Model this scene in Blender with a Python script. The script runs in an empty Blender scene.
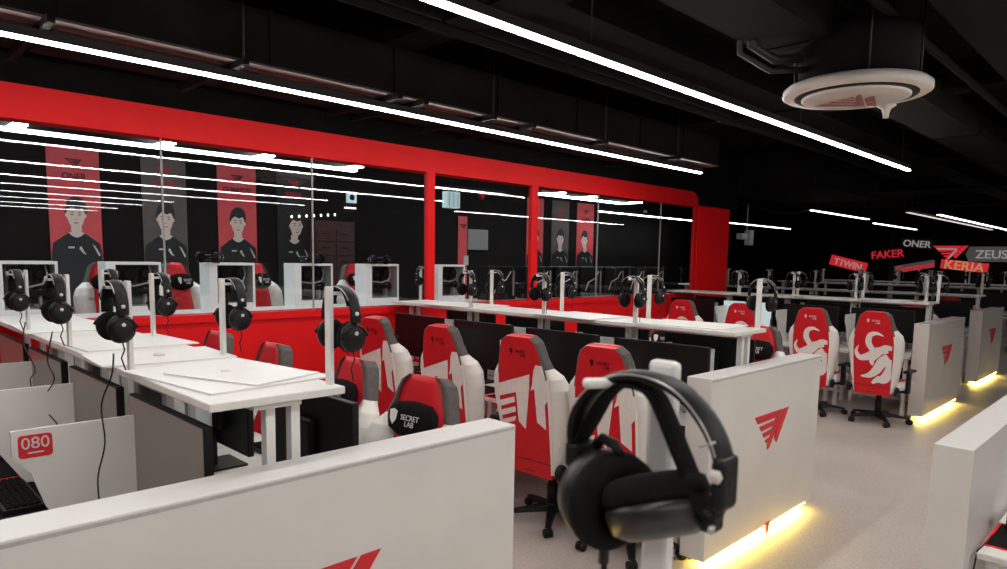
import bpy, bmesh, math, random
from mathutils import Vector, Matrix
random.seed(7)
PI = math.pi
S = bpy.context.scene
C = S.collection
S.view_settings.view_transform = 'Standard'
S.view_settings.look = 'None'
S.view_settings.exposure = 0.0

# ------------------------------------------------------------------ materials
def mat(name, col, rough=0.5, metal=0.0, noise=0.0, scale=30.0, spec=0.5, emit=None, es=0.0, coat=0.0, bump=0.0):
    m = bpy.data.materials.new(name); m.use_nodes = True
    nt = m.node_tree; b = nt.nodes['Principled BSDF']
    b.inputs['Base Color'].default_value = (*col, 1)
    b.inputs['Roughness'].default_value = rough
    b.inputs['Metallic'].default_value = metal
    b.inputs['Specular IOR Level'].default_value = spec
    b.inputs['Coat Weight'].default_value = coat
    if emit:
        b.inputs['Emission Color'].default_value = (*emit, 1); b.inputs['Emission Strength'].default_value = es
    if noise or bump:
        tc = nt.nodes.new('ShaderNodeTexCoord'); n = nt.nodes.new('ShaderNodeTexNoise')
        n.inputs['Scale'].default_value = scale; n.inputs['Detail'].default_value = 6
        nt.links.new(tc.outputs['Object'], n.inputs['Vector'])
        if noise:
            r = nt.nodes.new('ShaderNodeValToRGB')
            r.color_ramp.elements[0].position = .3; r.color_ramp.elements[1].position = .7
            r.color_ramp.elements[0].color = (*[c*(1-noise) for c in col], 1)
            r.color_ramp.elements[1].color = (*[min(1, c*(1+noise)) for c in col], 1)
            nt.links.new(n.outputs['Fac'], r.inputs['Fac']); nt.links.new(r.outputs['Color'], b.inputs['Base Color'])
        if bump:
            bp = nt.nodes.new('ShaderNodeBump'); bp.inputs['Strength'].default_value = bump; bp.inputs['Distance'].default_value = .002
            nt.links.new(n.outputs['Fac'], bp.inputs['Height']); nt.links.new(bp.outputs['Normal'], b.inputs['Normal'])
    return m

M = {}
M['white'] = mat('white_laminate', (.66, .635, .60), .38, noise=.03, scale=4)
M['panel'] = mat('panel_white', (.60, .575, .545), .33, noise=.04, scale=3)
M['panel_far'] = mat('panel_taupe_gloss', (.60, .545, .50), .14, noise=.04, scale=3)
M['metal'] = mat('white_powder_coat', (.68, .66, .63), .4)
M['sheet'] = mat('white_sheet', (.74, .72, .69), .45, noise=.02, scale=8)
M['red'] = mat('red_paint', (.66, .007, .009), .55, noise=.04, scale=2, spec=.15)
M['redchair'] = mat('red_leatherette', (.56, .009, .016), .42, noise=.06, scale=25, bump=.15, spec=.3)
M['redlogo'] = mat('red_vinyl', (.58, .015, .02), .4)
M['whitechair'] = mat('white_leatherette', (.70, .66, .61), .42, noise=.03, scale=20, bump=.1)
M['print'] = mat('cream_print', (.72, .65, .60), .5, noise=.05, scale=30)
M['greychair'] = mat('charcoal_suede', (.085, .07, .065), .8, noise=.15, scale=40)
M['black'] = mat('black_plastic', (.008, .0073, .0073), .45, noise=.1, scale=30, spec=.22)
M['blacksoft'] = mat('black_foam', (.007, .0062, .0062), .95, noise=.25, scale=60, bump=.3, spec=.12)
M['gunmetal'] = mat('gunmetal_shell', (.03, .025, .024), .38, metal=.4, noise=.1, scale=20)
M['silver'] = mat('silver_piping', (.42, .40, .39), .35, metal=.6)
M['screen'] = mat('dark_screen', (.005, .0045, .0045), .3, noise=.05, spec=.25)
M['screenreflect'] = mat('screen_painted_reflection', (.215, .18, .16), .3, noise=.06, scale=2)  # grey-taupe tone paints bright reflections into the blank screens' colour
M['screenlit'] = mat('lit_screen', (.3, .35, .36), .3, emit=(.62, .80, .82), es=.55)
M['dark'] = mat('black_paint', (.007, .006, .006), .8, noise=.2, scale=2, spec=.08)
M['ceil'] = mat('ceiling_black', (.0065, .0054, .005), .9, noise=.35, scale=1.5, spec=.06)
M['duct'] = mat('duct_black', (.009, .007, .0062), .8, noise=.25, scale=3, spec=.08)
M['ductliplit'] = mat('duct_flange_painted_light', (.075, .046, .038), .5, noise=.2, scale=6)  # flange colour lightened to paint lamp light on the duct's underside
M['seam'] = mat('edge_seam_grey', (.40, .385, .37), .5, noise=.1)
M['casewhite'] = mat('case_white', (.86, .88, .88), .45, noise=.02)
M['board_inner'] = mat('case_inner', (.10, .095, .09), .5, noise=.4, scale=25)
M['ledthin'] = mat('led_thin', (1, 1, 1), .5, emit=(.95, .97, 1.0), es=2)
M['ledrow'] = mat('led_tube_rows', (1, 1, 1), .5, emit=(1.0, .97, .94), es=24)
M['redlit'] = mat('red_paint_lit_copy', (.92, .006, .008), .6, noise=.03, scale=2, spec=.12)  # brighter copy of the red paint, stands in for missing light on the column
M['fadedred'] = mat('faded_red', (.40, .15, .14), .6, noise=.35, scale=30)
M['softgrey'] = mat('soffit_grey', (.012, .0115, .0115), .9, noise=.2, scale=2, spec=.08)
M['farwall'] = mat('far_wall_black', (.005, .005, .005), .6, noise=.2, scale=1, spec=.05)
M['backwall'] = mat('back_room_wall', (.017, .013, .012), .8, noise=.15, scale=2, spec=.1)
M['fanwhite'] = mat('fan_white', (.62, .57, .53), .45, noise=.03)
M['led'] = mat('led_tube', (1, 1, 1), .5, emit=(1.0, .97, .94), es=50)
M['ledback'] = mat('led_back_room', (1, 1, 1), .5, emit=(.86, .95, 1.0), es=26)
M['ledfar'] = mat('led_far', (1, 1, 1), .5, emit=(1.0, .95, .93), es=9)
M['leddim'] = mat('led_faint', (1, 1, 1), .5, emit=(1.0, .86, .8), es=.8)
M['yellow'] = mat('yellow_led', (1, .9, .4), .5, emit=(1.0, .76, .16), es=30)
M['skin'] = mat('print_skin', (.85, .62, .53), .6, noise=.03)
M['hair'] = mat('print_hair', (.03, .022, .02), .6)
M['jersey'] = mat('print_jersey', (.018, .015, .016), .6)
M['bred'] = mat('banner_red', (.78, .085, .095), .6, noise=.08, scale=6)
M['btaupe'] = mat('banner_charcoal', (.13, .095, .085), .6, noise=.1, scale=6)
M['bdark'] = mat('banner_black', (.022, .016, .016), .6, noise=.1, scale=6)
M['dimred'] = mat('dim_red_text', (.55, .02, .03), .6)
M['darkred'] = mat('banner_dark_text', (.12, .006, .01), .6)
M['locker'] = mat('locker_brown', (.075, .028, .024), .5, noise=.15, scale=6)
M['bulb'] = mat('warm_bulb', (1, .9, .8), .5, emit=(1, .9, .8), es=3)
M['signw'] = mat('sign_white', (.5, .48, .46), .5, emit=(.8, .76, .72), es=.25)
M['signr'] = mat('sign_red', (.6, .02, .03), .5, emit=(1, .03, .05), es=.45)
M['signg'] = mat('sign_grey', (.12, .12, .12), .5, emit=(.6, .6, .6), es=.06)
M['signy'] = mat('sign_gold', (.6, .4, .15), .5, emit=(1, .62, .3), es=.3)
M['signk'] = mat('sign_back', (.02, .018, .018), .5)
M['board'] = mat('grey_board', (.30, .28, .26), .5, noise=.05)
M['cyanbox'] = mat('lit_box', (.5, .6, .6), .4, emit=(.65, .85, .88), es=.6)
M['steel'] = mat('dark_steel', (.03, .027, .025), .5, metal=.5)

def floor_mat():
    m = bpy.data.materials.new('floor_concrete'); m.use_nodes = True
    nt = m.node_tree; b = nt.nodes['Principled BSDF']; L = nt.links
    tc = nt.nodes.new('ShaderNodeTexCoord')
    n1 = nt.nodes.new('ShaderNodeTexNoise'); n1.inputs['Scale'].default_value = 1.3; n1.inputs['Detail'].default_value = 8
    n2 = nt.nodes.new('ShaderNodeTexNoise'); n2.inputs['Scale'].default_value = 60; n2.inputs['Detail'].default_value = 4
    v = nt.nodes.new('ShaderNodeTexVoronoi'); v.inputs['Scale'].default_value = 9
    for n in (n1, n2, v): L.new(tc.outputs['Object'], n.inputs['Vector'])
    r = nt.nodes.new('ShaderNodeValToRGB')
    r.color_ramp.elements[0].position = .3; r.color_ramp.elements[1].position = .72
    r.color_ramp.elements[0].color = (.40, .345, .31, 1); r.color_ramp.elements[1].color = (.51, .447, .405, 1)
    L.new(n1.outputs['Fac'], r.inputs['Fac'])
    r2 = nt.nodes.new('ShaderNodeValToRGB'); r2.color_ramp.elements[0].position = .35; r2.color_ramp.elements[1].position = .65
    r2.color_ramp.elements[0].color = (.86, .86, .86, 1); r2.color_ramp.elements[1].color = (1.08, 1.08, 1.08, 1)
    L.new(n2.outputs['Fac'], r2.inputs['Fac'])
    mx = nt.nodes.new('ShaderNodeMix'); mx.data_type = 'RGBA'; mx.blend_type = 'MULTIPLY'; mx.inputs['Factor'].default_value = 1
    L.new(r.outputs['Color'], mx.inputs['A']); L.new(r2.outputs['Color'], mx.inputs['B'])
    r3 = nt.nodes.new('ShaderNodeValToRGB'); r3.color_ramp.elements[0].position = .02; r3.color_ramp.elements[1].position = .06
    r3.color_ramp.elements[0].color = (.72, .66, .6, 1); r3.color_ramp.elements[1].color = (0, 0, 0, 1)
    L.new(v.outputs['Distance'], r3.inputs['Fac'])
    ad = nt.nodes.new('ShaderNodeMix'); ad.data_type = 'RGBA'; ad.blend_type = 'ADD'; ad.inputs['Factor'].default_value = .12
    L.new(mx.outputs['Result'], ad.inputs['A']); L.new(r3.outputs['Color'], ad.inputs['B'])
    L.new(ad.outputs['Result'], b.inputs['Base Color'])
    b.inputs['Roughness'].default_value = .42
    return m
M['floor'] = floor_mat()

def glass_mat(name, refl=.10, tint=(.93, .95, .95)):
    m = bpy.data.materials.new(name); m.use_nodes = True
    nt = m.node_tree; nt.nodes.remove(nt.nodes['Principled BSDF']); L = nt.links
    out = [n for n in nt.nodes if n.type == 'OUTPUT_MATERIAL'][0]
    t = nt.nodes.new('ShaderNodeBsdfTransparent'); t.inputs['Color'].default_value = (*tint, 1)
    g = nt.nodes.new('ShaderNodeBsdfGlossy'); g.inputs['Roughness'].default_value = .0
    lw = nt.nodes.new('ShaderNodeLayerWeight'); lw.inputs['Blend'].default_value = .5
    pw = nt.nodes.new('ShaderNodeMath'); pw.operation = 'POWER'; pw.inputs[1].default_value = 5
    L.new(lw.outputs['Facing'], pw.inputs[0])
    ml = nt.nodes.new('ShaderNodeMath'); ml.operation = 'MULTIPLY_ADD'; ml.inputs[1].default_value = 1-refl; ml.inputs[2].default_value = refl
    L.new(pw.outputs[0], ml.inputs[0])
    mx = nt.nodes.new('ShaderNodeMixShader'); L.new(ml.outputs[0], mx.inputs['Fac'])
    L.new(t.outputs[0], mx.inputs[1]); L.new(g.outputs[0], mx.inputs[2]); L.new(mx.outputs[0], out.inputs['Surface'])
    return m
M['glass'] = glass_mat('window_glass', .045)
M['caseglass'] = glass_mat('case_glass', .025, (.8, .8, .8))

# ------------------------------------------------------------------ mesh builder
class MB:
    def __init__(s): s.v = []; s.f = []; s.mi = []; s.sm = []
    def add(s, vs, fs, mi=0, smooth=False, mx=None):
        o = len(s.v)
        for p in vs:
            p = Vector(p)
            s.v.append(mx @ p if mx else p)
        for f in fs: s.f.append([i+o for i in f]); s.mi.append(mi); s.sm.append(smooth)
        return s
    def box(s, x0, x1, y0, y1, z0, z1, mi=0, mx=None, bev=0.0):
        if bev > 0:
            bm = bmesh.new(); bmesh.ops.create_cube(bm, size=1)
            for v in bm.verts: v.co = Vector(((x0+x1)/2+v.co.x*(x1-x0), (y0+y1)/2+v.co.y*(y1-y0), (z0+z1)/2+v.co.z*(z1-z0)))
            bmesh.ops.bevel(bm, geom=list(bm.edges), offset=bev, segments=2, profile=.5, affect='EDGES')
            bm.verts.index_update()
            s.add([v.co.copy() for v in bm.verts], [[v.index for v in f.verts] for f in bm.faces], mi, False, mx); bm.free()
            return s
        vs = [(x, y, z) for z in (z0, z1) for y in (y0, y1) for x in (x0, x1)]
        return s.add(vs, [(0,2,3,1), (4,5,7,6), (0,1,5,4), (2,6,7,3), (0,4,6,2), (1,3,7,5)], mi, False, mx)
    def prism(s, pts, axis, a, b, mi=0, mx=None):
        """2-D polygon pts extruded along axis from a to b. axis y: pts are (x,z); axis x: (y,z); axis z: (x,y)."""
        def P(p, t): return {'y': (p[0], t, p[1]), 'x': (t, p[0], p[1]), 'z': (p[0], p[1], t)}[axis]
        n = len(pts)
        vs = [P(p, a) for p in pts]+[P(p, b) for p in pts]
        fs = [list(range(n))[::-1], list(range(n, 2*n))]+[(i, (i+1) % n, n+(i+1) % n, n+i) for i in range(n)]
        return s.add(vs, fs, mi, False, mx)
    def flat(s, pts, axis, t, mi=0, mx=None):
        def P(p): return {'y': (p[0], t, p[1]), 'x': (t, p[0], p[1]), 'z': (p[0], p[1], t)}[axis]
        return s.add([P(p) for p in pts], [list(range(len(pts)))], mi, False, mx)
    def ring(s, rings, mi=0, closed=True, caps=True, smooth=True, mx=None):
        """loft of equal-length rings"""
        n = len(rings[0]); vs = [p for r in rings for p in r]; fs = []
        for k in range(len(rings)-1):
            for i in range(n if closed else n-1):
                j = (i+1) % n
                fs.append((k*n+i, k*n+j, (k+1)*n+j, (k+1)*n+i))
        if caps and closed: fs += [list(range(n))[::-1], [(len(rings)-1)*n+i for i in range(n)]]
        return s.add(vs, fs, mi, smooth, mx)
    def cyl(s, p, q, r, r2=None, n=14, mi=0, caps=True, smooth=True, mx=None):
        p = Vector(p); q = Vector(q); d = (q-p).normalized()
        a = d.orthogonal().normalized(); b = d.cross(a); r2 = r if r2 is None else r2
        R = [[c+(a*math.cos(2*PI*i/n)+b*math.sin(2*PI*i/n))*rr for i in range(n)] for c, rr in ((p, r), (q, r2))]
        return s.ring(R, mi, True, caps, smooth, mx)
    def tube(s, pts, r, n=8, mi=0, mx=None, flat=None, up=None):
        """tube along a path; flat=(a,b) makes an elliptical section, up fixes its first axis"""
        pts = [Vector(p) for p in pts]; R = []
        prev = None
        for k, p in enumerate(pts):
            d = (pts[min(k+1, len(pts)-1)]-pts[max(k-1, 0)]).normalized()
            if up is not None: a = Vector(up) - d*d.dot(Vector(up))
            elif prev is None: a = d.orthogonal()
            else: a = prev-d*d.dot(prev)
            a.normalize(); prev = a; b = d.cross(a)
            ra, rb = flat if flat else (r, r)
            if isinstance(r, (list, tuple)): ra = rb = r[k]
            R.append([p+a*ra*math.cos(2*PI*i/n)+b*rb*math.sin(2*PI*i/n) for i in range(n)])
        return s.ring(R, mi, True, True, True, mx)
    def lathe(s, prof, n=24, mi=0, mx=None, axis='z', smooth=True):
        """profile of (radius, height) about z (or y / x)"""
        R = []
        for r, h in prof:
            ring = []
            for i in range(n):
                c, sn = math.cos(2*PI*i/n)*r, math.sin(2*PI*i/n)*r
                ring.append({'z': (c, sn, h), 'y': (c, h, sn), 'x': (h, c, sn)}[axis])
            R.append(ring)
        return s.ring(R, mi, True, True, smooth, mx)
    def build(s, name, mats, parent=None, loc=(0, 0, 0)):
        me = bpy.data.meshes.new(name)
        me.from_pydata([tuple(v) for v in s.v], [], s.f)
        if not isinstance(mats, (list, tuple)): mats = [mats]
        for m in mats: me.materials.append(M[m] if isinstance(m, str) else m)
        for p, i, sm in zip(me.polygons, s.mi, s.sm): p.material_index = i; p.use_smooth = sm
        bm = bmesh.new(); bm.from_mesh(me); bmesh.ops.recalc_face_normals(bm, faces=bm.faces); bm.to_mesh(me); bm.free()
        me.update()
        o = bpy.data.objects.new(name, me); C.objects.link(o)
        if parent: o.parent = parent
        o.location = loc
        return o

def tag(o, label=None, cat=None, group=None, kind=None):
    for k, v in (('label', label), ('category', cat), ('group', group), ('kind', kind)):
        if v: o[k] = v
    return o
def thing(name, label, cat, loc=(0, 0, 0), rz=0, group=None):
    o = bpy.data.objects.new(name, None); C.objects.link(o); o.empty_display_size = .1
    o.location = loc; o.rotation_euler = (0, 0, rz)
    return tag(o, label, cat, group)
def dup(root, label, loc, rz=None, group=None):
    def rec(o, par):
        c = o.copy(); C.objects.link(c)
        if par: c.parent = par
        for ch in o.children: rec(ch, c)
        return c
    r = rec(root, None); r.location = loc
    if rz is not None: r.rotation_euler = (0, 0, rz)
    r['label'] = label
    if group: r['group'] = group
    return r
class Proto:
    """first call places the original, later ones place copies"""
    def __init__(s, root): s.root = root; s.used = False
    def put(s, label, loc, rz=0.0, group=None):
        if not s.used:
            s.used = True; o = s.root
            o.location = loc; o.rotation_euler = (0, 0, rz); o['label'] = label
            if group: o['group'] = group
            return o
        return dup(s.root, label, loc, rz, group)
def struct(name, mb, m, label=None):
    return tag(mb.build(name, m), label, None, None, 'structure')

def text_mesh(name, body, size, m, parent, loc, rot, extrude=.002, shear=0.0, align='CENTER', sx=1.0, bold=0.0):
    cu = bpy.data.curves.new(name, 'FONT'); cu.body = body; cu.size = size; cu.extrude = extrude
    cu.align_x = align; cu.align_y = 'CENTER'; cu.shear = shear; cu.offset = bold
    o = bpy.data.objects.new(name, cu); C.objects.link(o)
    bpy.context.view_layer.update()
    me = bpy.data.meshes.new_from_object(o.evaluated_get(bpy.context.evaluated_depsgraph_get()))
    bpy.data.objects.remove(o); bpy.data.curves.remove(cu)
    me.name = name; me.materials.clear(); me.materials.append(M[m])
    o = bpy.data.objects.new(name, me); C.objects.link(o); o.parent = parent
    o.location = loc; o.rotation_euler = rot; o.scale = (sx, 1, 1)
    return o
RX = PI/2   # text upright, facing -Y

ORD = ['first', 'second', 'third', 'fourth', 'fifth', 'sixth', 'seventh', 'eighth', 'ninth']

# ------------------------------------------------------------------ camera (solved from the vanishing points of the photograph)
H = 1.75
yaw, pitch, roll, F, CY = 0.784257464, -0.108229272, 0.016857049, 684.016766, 333.745225
fw = Vector((math.cos(yaw)*math.cos(pitch), math.sin(yaw)*math.cos(pitch), math.sin(pitch)))
rt = Vector((math.sin(yaw), -math.cos(yaw), 0)); up = rt.cross(fw)
r2 = math.cos(roll)*rt+math.sin(roll)*up; u2 = -math.sin(roll)*rt+math.cos(roll)*up
cam = bpy.data.cameras.new('camera'); co = bpy.data.objects.new('camera', cam); C.objects.link(co)
cam.sensor_width = 36; cam.sensor_fit = 'HORIZONTAL'; cam.lens = F*36/1007
cam.shift_y = (CY-284.5)/1007; cam.shift_x = 0; cam.clip_start = .02; cam.clip_end = 200
mw = Matrix(((r2.x, u2.x, -fw.x, 0), (r2.y, u2.y, -fw.y, 0), (r2.z, u2.z, -fw.z, H), (0, 0, 0, 1)))
co.matrix_world = mw
S.camera = co
cam.dof.use_dof = True; cam.dof.focus_distance = 5.0; cam.dof.aperture_fstop = 8.0

w = bpy.data.worlds.new('world'); S.world = w; w.use_nodes = True
w.node_tree.nodes['Background'].inputs['Color'].default_value = (1, .95, .92, 1)
w.node_tree.nodes['Background'].inputs['Strength'].default_value = .02

# ------------------------------------------------------------------ setting
YW = 5.65                       # the glazed wall
struct('floor', MB().box(-4, 27, -12.5, 13, -.1, 0), 'floor')
struct('ceiling', MB().box(-4, 27, -12.5, 13, 3.6, 3.7), 'ceil')
struct('wall_far', MB().box(26.5, 26.6, -12.5, 13, 0, 3.6), 'farwall')
struct('wall_back', MB().box(-4.1, -4, -12.5, 13, 0, 3.6), 'dark')
struct('wall_right', MB().box(-4, 27, -12.6, -12.5, 0, 3.6), 'dark')
struct('wall_left', MB().box(-4, 27, 13, 13.1, 0, 3.6), 'dark')
# red window wall
mb = MB().box(-4, 11.05, YW, YW+.16, 0, 1.262)
struct('wall_sill', mb, 'red')
struct('trim_1', MB().box(-4, 10.0, YW-.025, YW, 1.20, 1.262), 'red')
# header with a rounded far end
hp = [(-4, 2.63), (9.98, 2.63)]+[(9.98-.22+.22*math.cos(a), 2.86-.16+.16*math.sin(a)) for a in [i*PI/16 for i in range(0, 9)]]+[(-4, 2.86)]
struct('wall_header', MB().prism(hp, 'y', YW-.02, YW+.16), 'red')
struct('wall_upper', MB().box(-4, 11.3, YW+.02, YW+.2, 2.84, 3.6), 'dark')
struct('column_1', MB().box(9.98, 11.03, YW-.03, YW+.03, 0, 2.655, bev=.008), 'redlit')
struct('trim_2', MB().box(9.98, 11.3, YW-.02, YW+.18, 2.655, 2.84), 'dark')
for i, (a, b) in enumerate(((4.50, 4.60), (6.09, 6.2), (9.90, 9.98))):
    struct('trim_%d' % (i+3), MB().box(a, b, YW-.02, YW+.03, 1.262, 2.63), 'red')
panes = ((-4, 1.92), (1.925, 3.20), (3.205, 4.50), (4.6, 6.09), (6.2, 7.42), (7.425, 8.95), (8.955, 9.90))
for i, (a, b) in enumerate(panes):
    struct('window_%d' % (i+1), MB().box(a, b, YW+.012, YW+.0135, 1.262, 2.63), 'glass')
for i, x in enumerate((1.9225, 3.2025, 7.4225, 8.9525)):
    struct('trim_%d' % (i+6), MB().box(x-.005, x+.005, YW+.003, YW+.022, 1.262, 2.63), 'board')
# raised back room
struct('floor_back_room', MB().prism([(-4, YW+.3), (11.1, YW+.3), (18.4, 10.1), (-4, 10.1)], 'z', 0, .45), 'dark')
struct('wall_back_room', MB().box(-4, 18.5, 10.1, 10.2, 0, 3.6), 'backwall')
struct('wall_back_room_end', MB().prism([(11.12, YW+.3), (11.25, YW+.3), (18.5, 10.1), (18.4, 10.1)], 'z', .45, 3.6), 'dark')
# soffit beyond the column, far-wall seam
struct('beam_2', MB().box(11.35, 14.6, 4.4, 5.6, 3.02, 3.6), 'softgrey')
struct('trim_10', MB().box(26.44, 26.5, 7.36, 7.44, 0, 3.6), 'steel')
for i, (y0, y1, x0, x1, z) in enumerate(((.7, 1.15, -4, 26, 3.2), (2.95, 3.35, -4, 26, 3.36))):
    struct('beam_%d' % (i+3), MB().box(x0, x1, y0, y1, z, 3.6), 'ceil')
for i, x in enumerate((3.1, 7.3, 11.8, 16.5, 21)):
    struct('beam_%d' % (i+5), MB().box(x, x+.3, -12, 5.6, 3.34, 3.6), 'ceil')

# ------------------------------------------------------------------ ceiling things
def strip(label, x0, x1, y, z=2.9, m='led', wd=.046, group=None, along='x', y1=None):
    t = thing('strip_light', label, 'light', (0, 0, 0), 0, group)
    if along == 'x':
        MB().box(x0, x1, y-wd/2, y+wd/2, z-.012, z).build('diffuser', m, t)
        MB().box(x0, x1, y-wd/2-.004, y+wd/2+.004, z+.0005, z+.05).build('housing', 'steel', t)
        n = max(2, int((x1-x0)/2.2))
        for i in range(n):
            xx = x0+.3+(x1-x0-.6)*i/(n-1); MB().cyl((xx, y, z+.05), (xx, y, 2.984 if 4.4 < y < 5.3 and x1 < 8.3 else 3.6), .004, n=6).build('hanger', 'steel', t)
    return t
strip('long white strip light hanging just before the red window header', -1.2, 8.1, 4.56)
strip('long white strip light over the aisle, ending below the round ceiling unit', -3, 9.33, 2.5)
for i, (y, a, b) in enumerate(((.55, -3, 9), (-1.35, -3, 7.5), (-3.0, -3, 7.9), (-4.8, -3, 5.7), (-6.5, -3, 5.6), (-8.4, -3, 5.6), (-10.2, -3, 5.6))):
    strip('strip light mirrored as a thin line in the window glass, %s from the top' % ORD[i], a, b, y, 2.9, 'led' if i < 2 else 'ledrow', group='strip lights mirrored in the glass')
for (lb, a, b, y, m) in (('short strip light beyond the red column', 17.2, 22.6, 9.4, 'ledfar'), ('distant strip light with a cable at its near end', 15.0, 18.6, 5.8, 'ledfar'),
                      ('short distant strip light right of the one with a cable', 20.4, 24.4, 6.2, 'ledfar'), ('bright distant strip light above the lettered wall signs', 17.6, 25.8, 4.05, 'ledfar'),
                      ('faint distant strip light beside the bright one above the wall signs', 16.6, 25.4, 4.4, 'leddim')):
    strip(lb, a, b, y, 2.9, m, .07)
MB().tube([(15.0, 5.8, 2.93), (14.8, 6.1, 2.82), (14.4, 6.4, 2.86), (14.0, 6.9, 3.0), (13.9, 7.0, 3.3)], .018).build('power_cable', 'steel')
tag(bpy.data.objects['power_cable'], 'loose dark cable drooping from the end of a distant strip light', 'cable')

strip('added strip light out of view that brightens the far part of the hall', 11, 18, -1.4, 2.9, 'led')  # added lamp, out of view, to light the far desk rows
# back-room light: one long bar with short cross bars
t = thing('window_light_bar', 'bright white ceiling light bar with short cross bars behind the glass', 'light', (0, 0, 0))
MB().box(-2, 4.75, 7.31, 7.41, 2.79, 2.81).build('long_bar', 'ledback', t)
for x in (1.22, 2.40, 3.40, 4.5):
    MB().box(x, x+.1, 6.95, 7.30, 2.79, 2.81).build('cross_bar', 'ledback', t)
MB().box(-2, 4.75, 7.28, 7.44, 2.812, 2.86).build('housing', 'steel', t)
for x in (0, 2.5, 4.6): MB().cyl((x, 7.36, 2.86), (x, 7.36, 3.6), .005, n=6).build('hanger', 'steel', t)
t = thing('window_light_bar', 'bright white ceiling light bar in the pane beside the red column', 'light', (0, 0, 0))
MB().box(8.75, 11.2, 7.9, 8.02, 2.86, 2.88).build('long_bar', 'ledback', t)
for x in (8.85, 9.7, 11.1): MB().box(x, x+.1, 7.5, 7.9, 2.86, 2.88).build('cross_bar', 'ledback', t)
MB().box(8.75, 11.2, 7.88, 8.04, 2.882, 2.93).build('housing', 'steel', t)
for x in (8.95, 10.9): MB().cyl((x, 7.96, 2.93), (x, 7.96, 3.6), .005, n=6).build('hanger', 'steel', t)
t = strip('thin strip light crossing the back room behind the narrow middle pane', 6.95, 8.7, 8.72, 2.9, 'ledthin', .04)
t = strip('angled thin strip light low in the pane beside the red column', 12.2, 16.2, 9.3, 2.84, 'ledback', .06)

strip('added strip light to brighten the lettered banners, unseen behind the red header', -2, 14, 8.9, 3.4, 'ledback', .06)  # added lamp, unseen behind the header, to brighten the banners
# duct
t = thing('air_duct', 'long black rectangular air duct with painted light on its lower flange above the strip light', 'duct', (0, 0, 0))
MB().box(-3, 8.3, 4.42, 5.3, 3.0, 3.34).build('duct_body', 'duct', t)
MB().box(-3, 8.3, 4.42, 4.60, 2.985, 3.0).build('flange', 'ductliplit', t)
sb = MB()
for x in (.95, 2.0, 3.2, 3.45, 4.2, 4.7, 5.8, 7.2):
    MB().box(x-.02, x+.02, 4.33, 5.4, 2.945, 2.985).build('hanger_bar', 'duct', t)
for x in (1.0, 2.2, 3.2, 4.3, 5.4, 6.5, 7.4):
    MB().box(x, x+.03, 4.405, 5.31, 3.0, 3.355).build('joint_collar', 'duct', t)
for x in (2.0, 4.2, 5.8, 7.2): MB().cyl((x, 4.36, 2.97), (x, 4.36, 3.6), .006, n=6).build('hanger_rod', 'steel', t)
t = thing('air_duct', 'black rectangular air duct running above the light over the aisle', 'duct', (0, 0, 0))
MB().box(-3, 16, 1.75, 2.2, 3.18, 3.42).build('duct_body', 'duct', t)
for x in (2.5, 4.6, 6.7, 9, 11.5): MB().box(x, x+.03, 1.735, 2.215, 3.17, 3.43).build('joint_collar', 'duct', t)
for x in (3, 8, 13): MB().cyl((x, 1.97, 3.42), (x, 1.97, 3.6), .006, n=6).build('hanger_rod', 'steel', t)
for i, (y, z, r) in enumerate(((3.6, 3.25, .035), (1.45, 3.3, .03), (3.75, 3.4, .05))):
    tt = MB(); tt.cyl((-3, y, z), (14, y, z), r, n=10)
    for x in (1, 4, 7, 10, 13): tt.cyl((x, y, z), (x, y, 3.6), .005, n=6)
    o = tt.build('ceiling_pipe', 'dark')
    tag(o, ['dark ceiling pipe between the two long strip lights', 'thin dark ceiling pipe beside the round ceiling unit', 'thick dark ceiling pipe close to the ceiling between the strip lights'][i], 'pipe')

# round ceiling unit
t = thing('ceiling_air_unit', 'round white ceiling air unit with faded red emblem hanging from a black drum', 'air conditioner', (4.98, 1.69, 0))
MB().lathe([(.10, 2.86), (.435, 2.875), (.45, 2.885), (.45, 2.92), (.425, 2.94), (.28, 2.945)], 48).build('rim', 'fanwhite', t)
MB().lathe([(.335, 2.8705), (.375, 2.8725), (.375, 2.869), (.335, 2.867)], 48).build('air_slot', 'black', t)
MB().lathe([(.001, 2.845), (.315, 2.85), (.33, 2.857), (.33, 2.866), (.001, 2.866)], 48).build('face_disc', 'fanwhite', t)
MB().lathe([(.36, 2.945), (.36, 3.25), (.34, 3.27), (.001, 3.27)], 40).build('drum', 'dark', t)
for a in range(4):
    c, s_ = math.cos(a*PI/2+.5)*.38, math.sin(a*PI/2+.5)*.38
    MB().cyl((c, s_, 2.93), (c, s_, 3.6), .006, n=6).build('hanger_rod', 'steel', t)
MB().tube([(-.3, .25, 3.1), (-.45, .36, 3.08), (-.6, .45, 3.15), (-.62, .47, 3.6)], .03).tube([(-.3, .2, 3.02), (-.5, .36, 3.0), (-.66, .5, 3.1), (-.7, .5, 3.6)], .02).build('refrigerant_pipe', 'steel', t)
fan = t

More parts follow.
